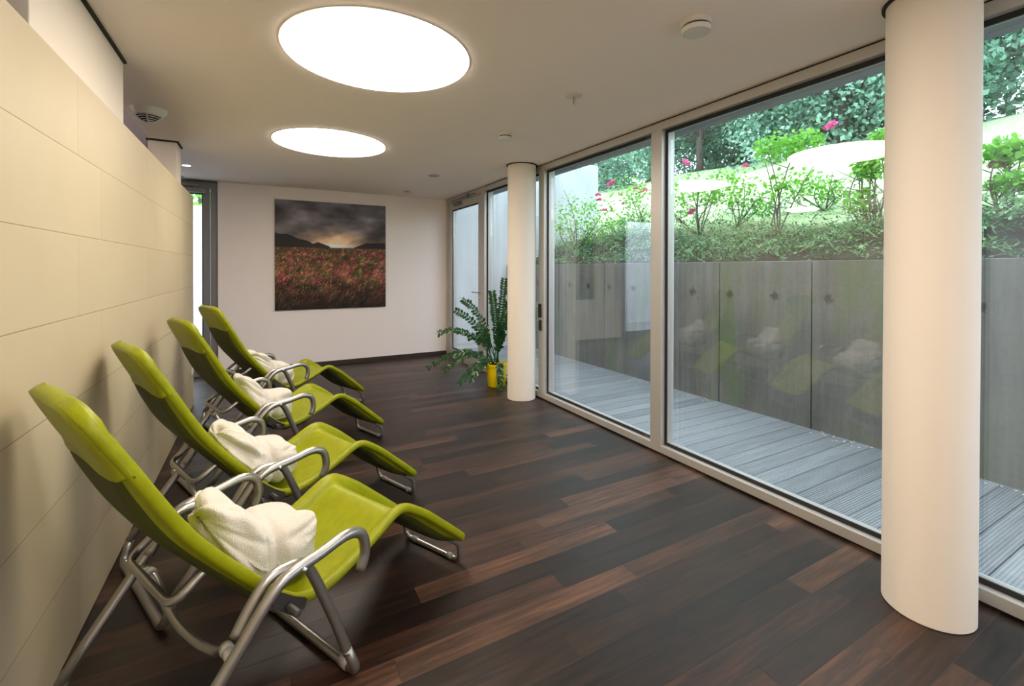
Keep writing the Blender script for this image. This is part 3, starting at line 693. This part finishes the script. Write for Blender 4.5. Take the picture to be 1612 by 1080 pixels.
# ------------------------------------------------------------------ potted plant
def leaf_pts(base, d, up, L, w):
    """six-point folded leaf"""
    d = d.normalized(); side = d.cross(up).normalized(); n_ = side.cross(d).normalized()
    return [base, base + d * L * .35 + side * w + n_ * w * .25, base + d * L * .75 + side * w * .75 + n_ * w * .12, base + d * L, base + d * L * .75 - side * w * .75 + n_ * w * .12, base + d * L * .35 - side * w + n_ * w * .25, base + d * L * .4]
LEAFF = [(0, 1, 6), (1, 2, 6), (2, 3, 6), (3, 4, 6), (4, 5, 6), (5, 0, 6)]
LEAFQ = [(0, 1, 2, 3), (0, 3, 4, 5)]
def plant():
    c0 = Vector((2.40, 4.85, 0)); t = thing('potted_plant', 'dark green arching houseplant in a bright yellow pot behind the round column', 'plant', c0)
    MB().lathe([(.098, 0), (.104, .006), (.120, .16), (.126, .235), (.134, .238), (.136, .262), (.130, .266), (.124, .255), (.118, .232)], n=64).build('pot', 'pot', t, autosm=.9)
    MB().lathe([(.119, .20), (.117, .235), (.06, .243)], n=40).build('soil', 'soil', t)
    rg = random.Random(5); lat = _r; dep = _f
    F = [(-.387, .02, 1.0, .30, 9), (-.476, .05, .87, .28, 8), (-.66, -.02, .62, .42, 11), (-.80, .05, .20, .46, 12), (-.58, -.08, .20, .42, 10), (-.40, -.16, .08, .40, 11), (-.26, -.20, .13, .36, 10), (-.33, .10, .55, .30, 9), (-.05, -.03, 1.09, .10, 12), (.09, .0, 1.24, .08, 13), (.14, .04, .95, .12, 11), (.055, -.24, .04, .34, 9), (.13, -.10, .80, .10, 10), (.04, -.12, .66, .12, 9), (-.2, -.05, .70, .22, 9)]
    for (la, de, z, arch, nl) in F:
        nl = int(nl * 1.7)
        b = Vector((0, 0, .235)) + lat * rg.uniform(-.05, .05) + dep * rg.uniform(-.05, .05); e = lat * la + dep * de + Vector((0, 0, z))
        b = b + (e - b) * .03
        mid = b * .5 + e * .5 + Vector((0, 0, arch * .75)) - (lat * la * .12)
        # keep clear of the window wall
        pts = []
        for k in range(15):
            s = k / 14; p = b * (1 - s) ** 2 + mid * 2 * s * (1 - s) + e * s * s; p.x = min(p.x, .135); pts.append(p)
        mb = MB(); mb.tube(pts, [.0065 * (1 - .7 * k / 14) for k in range(15)], 7)
        tan = lambda k: (pts[min(k + 1, 14)] - pts[max(k - 1, 0)]).normalized()
        for i in range(nl):
            s = .30 + .70 * i / (nl - 1); k = min(14, int(s * 14)); p = pts[k].lerp(pts[min(14, k + 1)], s * 14 - k); T = tan(k)
            side = T.cross((Vector((0, 0, .75)) - dep * .75 + rv(rg) * .35).normalized())
            if side.length < .2: side = lat.copy()
            side.normalize(); up = side.cross(T)
            for sg in (-1, 1):
                d = T * .75 + side * sg * 1.0 + up * rg.uniform(-.35, .35) + Vector((0, 0, -.25)); L = rg.uniform(.052, .072) * (1 - .35 * abs(s - .65)); 
                q = leaf_pts(p, d, up, L, L * .28)
                for w_ in q: w_.x = min(w_.x, .15)
                mb.add(q, LEAFF)
        q = leaf_pts(pts[-1], tan(14), Vector((0, 0, 1)) if abs(tan(14).z) < .9 else lat, .07, .017); mb.add(q, LEAFF)
        for w_ in range(len(mb.v)): pass
        mb.build('frond', 'zz', t)
plant()

# ------------------------------------------------------------------ outdoors
ZD = -.02; XC = 4.17; YE = 8.0; ZC = 1.446
def deck():
    mb = MB(); bw = .145; y = -3.0; prof = []
    while y < YE:
        y1 = y + bw - .006; prof += [(y + .0005, ZD - .03), (y + .001, ZD)]
        ng = 9; gw = (bw - .006) / ng
        for k in range(ng):
            a = y + k * gw; prof += [(a + gw * .18, ZD), (a + gw * .3, ZD - .0045), (a + gw * .7, ZD - .0045), (a + gw * .82, ZD)]
        prof += [(y1 - .001, ZD), (y1, ZD - .03)]; y += bw
    n = len(prof); vs = [(XR - .005, a, z) for a, z in prof] + [(XC, a, z) for a, z in prof]
    mb.add(vs, [(i, i + 1, n + i + 1, n + i) for i in range(n - 1)], False)
    struct(mb.build('floor_deck', 'deck'))
    struct(MB().box(XR - .005, 8, -3.0, YE + .2, -.4, ZD - .032).build('floor_deck_base', 'gap'))
deck()
mb = MB(); joints = [-3.0, -1.47, -.54, .39, 1.32, 2.25, 3.18, 4.11, 5.04, 5.97, 6.9, YE]
for a, b in zip(joints, joints[1:]): mb.box(XC, XC + .2, a + .005, b - .005, -.3, ZC)
mb.box(XC + .02, XC + .19, -3, YE, -.3, ZC - .02)
struct(mb.build('wall_garden', 'conc', bevel=.004))
struct(MB().box(XR - .01, 6.44, YE, YE + .25, -.3, 3.63).build('wall_courtyard_end', 'conc2', bevel=.004))
struct(MB().box(XR, 2.985, -3, YE, 2.455, 2.95).build('ceiling_overhang', 'conc3', bevel=.004))
struct(MB().box(-4.5, XR - .4, 9.6, 9.8, -.3, 2.44).build('wall_yard', 'render'))
struct(MB().box(-4.8, XR - .02, YF + .3, 9.6, -.3, -.05).build('floor_yard', 'conc2'))
def hill_z(x, y):
    if x < 6: z = 1.40 + (x - 4.37) * .40
    else: z = 2.052 + (x - 6) * .37 - .0 * x
    if x > 12: z = 2.052 + 6 * .37 + (x - 12) * .22
    return z + .05 * sin(1.7 * x + .6 * y) * min(1, (x - 4.3)) + .05 * sin(y * 1.3)  * min(1, max(0, x - 4.4)) + .02 * (y - 4) * min(1, max(0, (x - 4.4) / 6))
mb = MB(); NX, NY = 60, 90; vs = []
for i in range(NX + 1):
    for j in range(NY + 1):
        x = 4.36 + (30 - 4.36) * (i / NX) ** 1.6; y = -12 + 52 * j / NY; vs.append((x, y, hill_z(x, y)))
mb.add(vs, [(i * (NY + 1) + j, (i + 1) * (NY + 1) + j, (i + 1) * (NY + 1) + j + 1, i * (NY + 1) + j + 1) for i in range(NX) for j in range(NY)])
struct(mb.build('ground_hillside', 'ground'))
def quad_leaf(mb, p, d, n_, L, w):
    s = d.cross(n_)
    if s.length < 1e-3: return
    s.normalize(); mb.add([p, p + d * L * .45 + s * w, p + d * L, p + d * L * .45 - s * w], [(0, 1, 2, 3)], False)
# cotoneaster ground cover: arching sprays no one could count
def groundcover():
    rg = random.Random(11); mb = MB()
    for i in range(2500):
        x = 4.40 + abs(rg.gauss(.25, 1.05)); y = rg.uniform(-.5, 9.5)
        if x < 4.95 and rg.random() < .6: continue
        if x > 8.2 or (y > YE - .65 and x < 7.2): continue
        z = hill_z(x, y); a = rg.gauss(pi, .9); L = rg.uniform(.3, .7); lift = rg.uniform(.05, .26)
        b = Vector((x, y, z)); e = b + Vector((cos(a) * L, sin(a) * L, lift * .35 - rg.uniform(0, .08)))
        if e.x < 4.30: e.x = 4.30 + rg.uniform(-.06, .03); e.z = max(e.z, 1.47)
        m_ = (b + e) / 2 + Vector((0, 0, lift)); pts = [b * (1 - s) ** 2 + m_ * 2 * s * (1 - s) + e * s * s for s in (0, .25, .5, .75, 1)]
        for p0, p1 in zip(pts, pts[1:]):
            dr = (p1 - p0); sd = dr.cross(Vector((0, 0, 1))).normalized() * .003; mb.add([p0 - sd, p0 + sd, p1 + sd, p1 - sd], [(0, 1, 2, 3)], False)
        for k in range(13):
            s = .15 + .85 * k / 12; p = b * (1 - s) ** 2 + m_ * 2 * s * (1 - s) + e * s * s
            d = ((e - b).normalized() + rv(rg) * .9).normalized(); quad_leaf(mb, p, d, (Vector((0, 0, 1)) + rv(rg) * .5).normalized(), rg.uniform(.035, .06), .011)
    o = mb.build('groundcover', 'cot'); o['kind'] = 'stuff'; tag(o, 'low feathery green ground cover spilling along the top of the concrete wall', 'ground cover')
groundcover()
# rose shrubs
def blossom(p, rg, parent, r=.035):
    mb = MB()
    for k in range(14):
        d = rv(rg); d.z = abs(d.z) * .6; q = p + d * r * .3; quad_leaf(mb, q, (d + Vector((0, 0, .3))).normalized(), rv(rg), r * 1.2, r * .6)
    mb.build('blossom', 'blossom', parent)
def shrub(px, py, X, crowns, label, seed, flowers=(), stems=4, leaf=.055, dens=1.0):
    rg = random.Random(seed); b = onX(px, py, X); b.z = hill_z(b.x, b.y); t = thing('rose_shrub', label, 'shrub', b, 0, 'rose shrubs on the slope')
    lm = MB(); sm = MB()
    for (cx, cy, rx, rz, n_) in crowns:
        c = onX(cx, cy, X) - b; sc = onX(cx + 10, cy, X) - onX(cx, cy, X); k = sc.length / 10; R = Vector((rx * k * .8, rx * k, rz * k))
        for s in range(stems):
            e = c + Vector((rg.gauss(0, .5) * R.x, rg.gauss(0, .5) * R.y, rg.gauss(0, .5) * R.z)); m_ = Vector((e.x * .4 + rg.gauss(0, .08), e.y * .5 + rg.gauss(0, .16), e.z * .45))
            pts = [m_ * 2 * q * (1 - q) + e * q * q for q in [i / 8 for i in range(9)]]
            sm.tube(pts, [.011 * (1 - .65 * i / 8) for i in range(9)], 5)
            for q in range(3):
                p0 = pts[4 + q]; p1 = p0 + Vector((rg.gauss(0, .12), rg.gauss(0, .16), rg.uniform(.05, .2))); sm.tube([p0, p1], [.005, .002], 4)
        for i in range(int(n_ * dens)):
            d = rv(rg) * (rg.random() ** .45); p = c + Vector((d.x * R.x, d.y * R.y, d.z * R.z))
            up = (Vector((0, 0, 1)) + rv(rg) * .8).normalized(); L = rg.uniform(.7, 1.2) * leaf; dd = (rv(rg) + Vector((0, 0, -.1))).normalized()
            s = dd.cross(up)
            if s.length < .1: continue
            s.normalize(); w = L * .36
            lm.add([p, p + dd * L * .3 + s * w, p + dd * L * .7 + s * w * .8, p + dd * L, p + dd * L * .7 - s * w * .8, p + dd * L * .3 - s * w], LEAFQ, False)
    sm.build('stem', 'twig', t); lm.build('foliage', 'rose', t)
    for (fx, fy) in flowers: blossom(onX(fx, fy, X) - b, rg, t, .045)
shrub(1225, 372, 5.5, [(1225, 232, 38, 24, 420), (1270, 225, 28, 30, 200), (1230, 290, 24, 26, 110)], 'tall rose shrub with two bare stems and a leafy crown in the middle pane', 3, [(1305, 203), (1311, 197)], stems=2)
shrub(1102, 372, 5.6, [(1095, 300, 45, 22, 300), (1135, 295, 30, 25, 200), (1070, 325, 25, 25, 120)], 'spreading rose shrub at the left of the middle pane', 5, [(1078, 256), (1082, 260), (1174, 263), (1085, 338), (1090, 334)], stems=3)
shrub(1160, 370, 5.9, [(1165, 300, 35, 30, 220), (1200, 320, 25, 22, 110)], 'thin arching rose shrub right of the spreading one, middle pane', 7, stems=3)
shrub(1300, 355, 6.3, [(1275, 290, 35, 26, 190), (1310, 300, 30, 24, 120)], 'low airy rose shrub between the tall shrub and the round column', 8, stems=3)
shrub(1375, 350, 5.3, [(1372, 262, 34, 26, 330), (1355, 310, 30, 24, 130), (1385, 225, 20, 26, 120)], 'dark stemmed rose shrub just left of the foreground column', 9, stems=4)
shrub(1590, 350, 5.2, [(1585, 240, 45, 30, 420), (1600, 285, 50, 28, 280)], 'gnarled rose shrub seen right of the foreground column', 12, [(1594, 232), (1570, 262)], stems=4)
shrub(1010, 385, 5.8, [(1008, 325, 24, 30, 240), (990, 300, 26, 20, 130)], 'rose shrub with magenta blooms beside the mullion in the left pane', 13, [(1000, 298), (1011, 303), (1015, 300), (977, 308), (983, 322)], stems=3)
shrub(905, 395, 5.0, [(905, 345, 32, 28, 320), (950, 350, 32, 24, 280), (885, 365, 18, 24, 150)], 'leafy rose shrub before the white end wall in the left pane', 15, [(942, 308), (943, 316), (951, 332), (963, 288), (960, 292), (881, 362)], stems=3)
# fallen petals on the deck by the wall: too small to count
rg = random.Random(2); mb = MB()
for i in range(70):
    y = rg.choice([1.3, 1.9, 2.0, 3.3, 3.5, 4.2, 5.2, 1.0]) + rg.gauss(0, .14); x = XC - abs(rg.gauss(0, .1)) - .02; p = Vector((x, y, ZD + .006)); quad_leaf(mb, p, Vector((cos(i), sin(i), 0)), Vector((0, 0, 1)), .022, .008)
o = mb.build('fallen_petals', 'petal'); o['kind'] = 'stuff'; tag(o, 'scattered pale petals on the deck along the concrete wall', 'petals')
# trees beyond the lawn
def tree(x, y, h, R, label, seed, n_=2600, tr=.16, leaf=.17, m='tree', lowest=.18, group='trees above the lawn', name='garden_tree'):
    rg = random.Random(seed); b = Vector((x, y, hill_z(x, y) - .05 if x > 4.4 else 0)); t = thing(name, label, 'tree', b, 0, group)
    tm = MB(); pts = [Vector((rg.gauss(0, .04) * k, rg.gauss(0, .04) * k, h * .85 * k / 6)) for k in range(7)]
    tm.tube(pts, [tr * (1 - .11 * k) for k in range(7)], 10)
    cl = []
    for k in range(16):
        z = h * rg.uniform(lowest, 1.0); a = rg.uniform(0, 2 * pi); rr = R * (1 - .55 * (z / h) ** 2) * rg.uniform(.35, 1); c = Vector((cos(a) * rr, sin(a) * rr, z)); cl.append((c, R * rg.uniform(.32, .55)))
        j = min(5, int(z / h * 6)); tm.tube([pts[max(1, j - 1)], c * .5 + pts[max(1, j - 1)] * .5 + Vector((0, 0, .2)), c], [tr * .35, tr * .2, tr * .08], 6)
    tm.build('trunk', 'bark', t)
    lm = MB()
    for i in range(n_):
        c, r = cl[i % len(cl)]; d = rv(rg); p = c + d * r * rg.uniform(.55, 1.05); dd = (rv(rg) + Vector((0, 0, -.35))).normalized(); L = leaf * rg.uniform(.6, 1.25)
        quad_leaf(lm, p, dd, (d + Vector((0, 0, .8)) + rv(rg) * .6).normalized(), L, L * .34)
    lm.build('crown', m, t)
TL = [(12.6, 17.2, 9, 2.6, 'thick trunked tree at the lawn edge in the left pane', .27), (13.4, 13.2, 8.5, 2.6, 'tree beside the thick trunked one, left of the mullion', .13), (12.4, 10.2, 7.5, 2.3, 'bushy tree at the top left of the middle pane', .12),
      (13.6, 8.4, 8, 2.3, 'tree with visible dark branches at the top of the middle pane', .15), (12.6, 6.1, 7.5, 2.4, 'broad leafy tree above the lawn, left of the foreground column', .13), (13.2, 4.2, 8, 2.4, 'leafy tree partly hidden by the foreground column', .14),
      (12.2, 2.4, 7.5, 2.6, 'dense tree right of the foreground column', .14), (13.5, .6, 8, 2.4, 'dense tree at the right edge of the frame', .14), (16.5, 21.5, 9, 3, 'distant tree behind the thick trunk', .16)]
for i, (x, y, h, R, lb, tr) in enumerate(TL): tree(x, y, h, R, lb, 40 + i, 14000, tr, .13, lowest=.02)
BL = [(16.5, 16.5), (16.8, 13), (16.5, 9.5), (16.6, 6.2), (16.4, 3), (16.6, -.4)]
BLAB = ['dark backmost tree behind the thick trunked tree', 'dark backmost tree above the window mullion', 'dark backmost tree behind the bushy middle pane tree', 'dark backmost tree behind the broad leafy tree', 'dark backmost tree behind the foreground column', 'dark backmost tree at the far right edge']
for i, (x, y) in enumerate(BL): tree(x, y, 9.5, 2.9, BLAB[i], 70 + i, 6000, .16, .24, 'hedge', .0, 'dark trees at the back of the garden')
tree(-1.2, 12.4, 5.2, 1.9, 'bright green tree above the white yard wall beyond the far left door', 91, 2600, .1, .2, 'rose', .35, None)
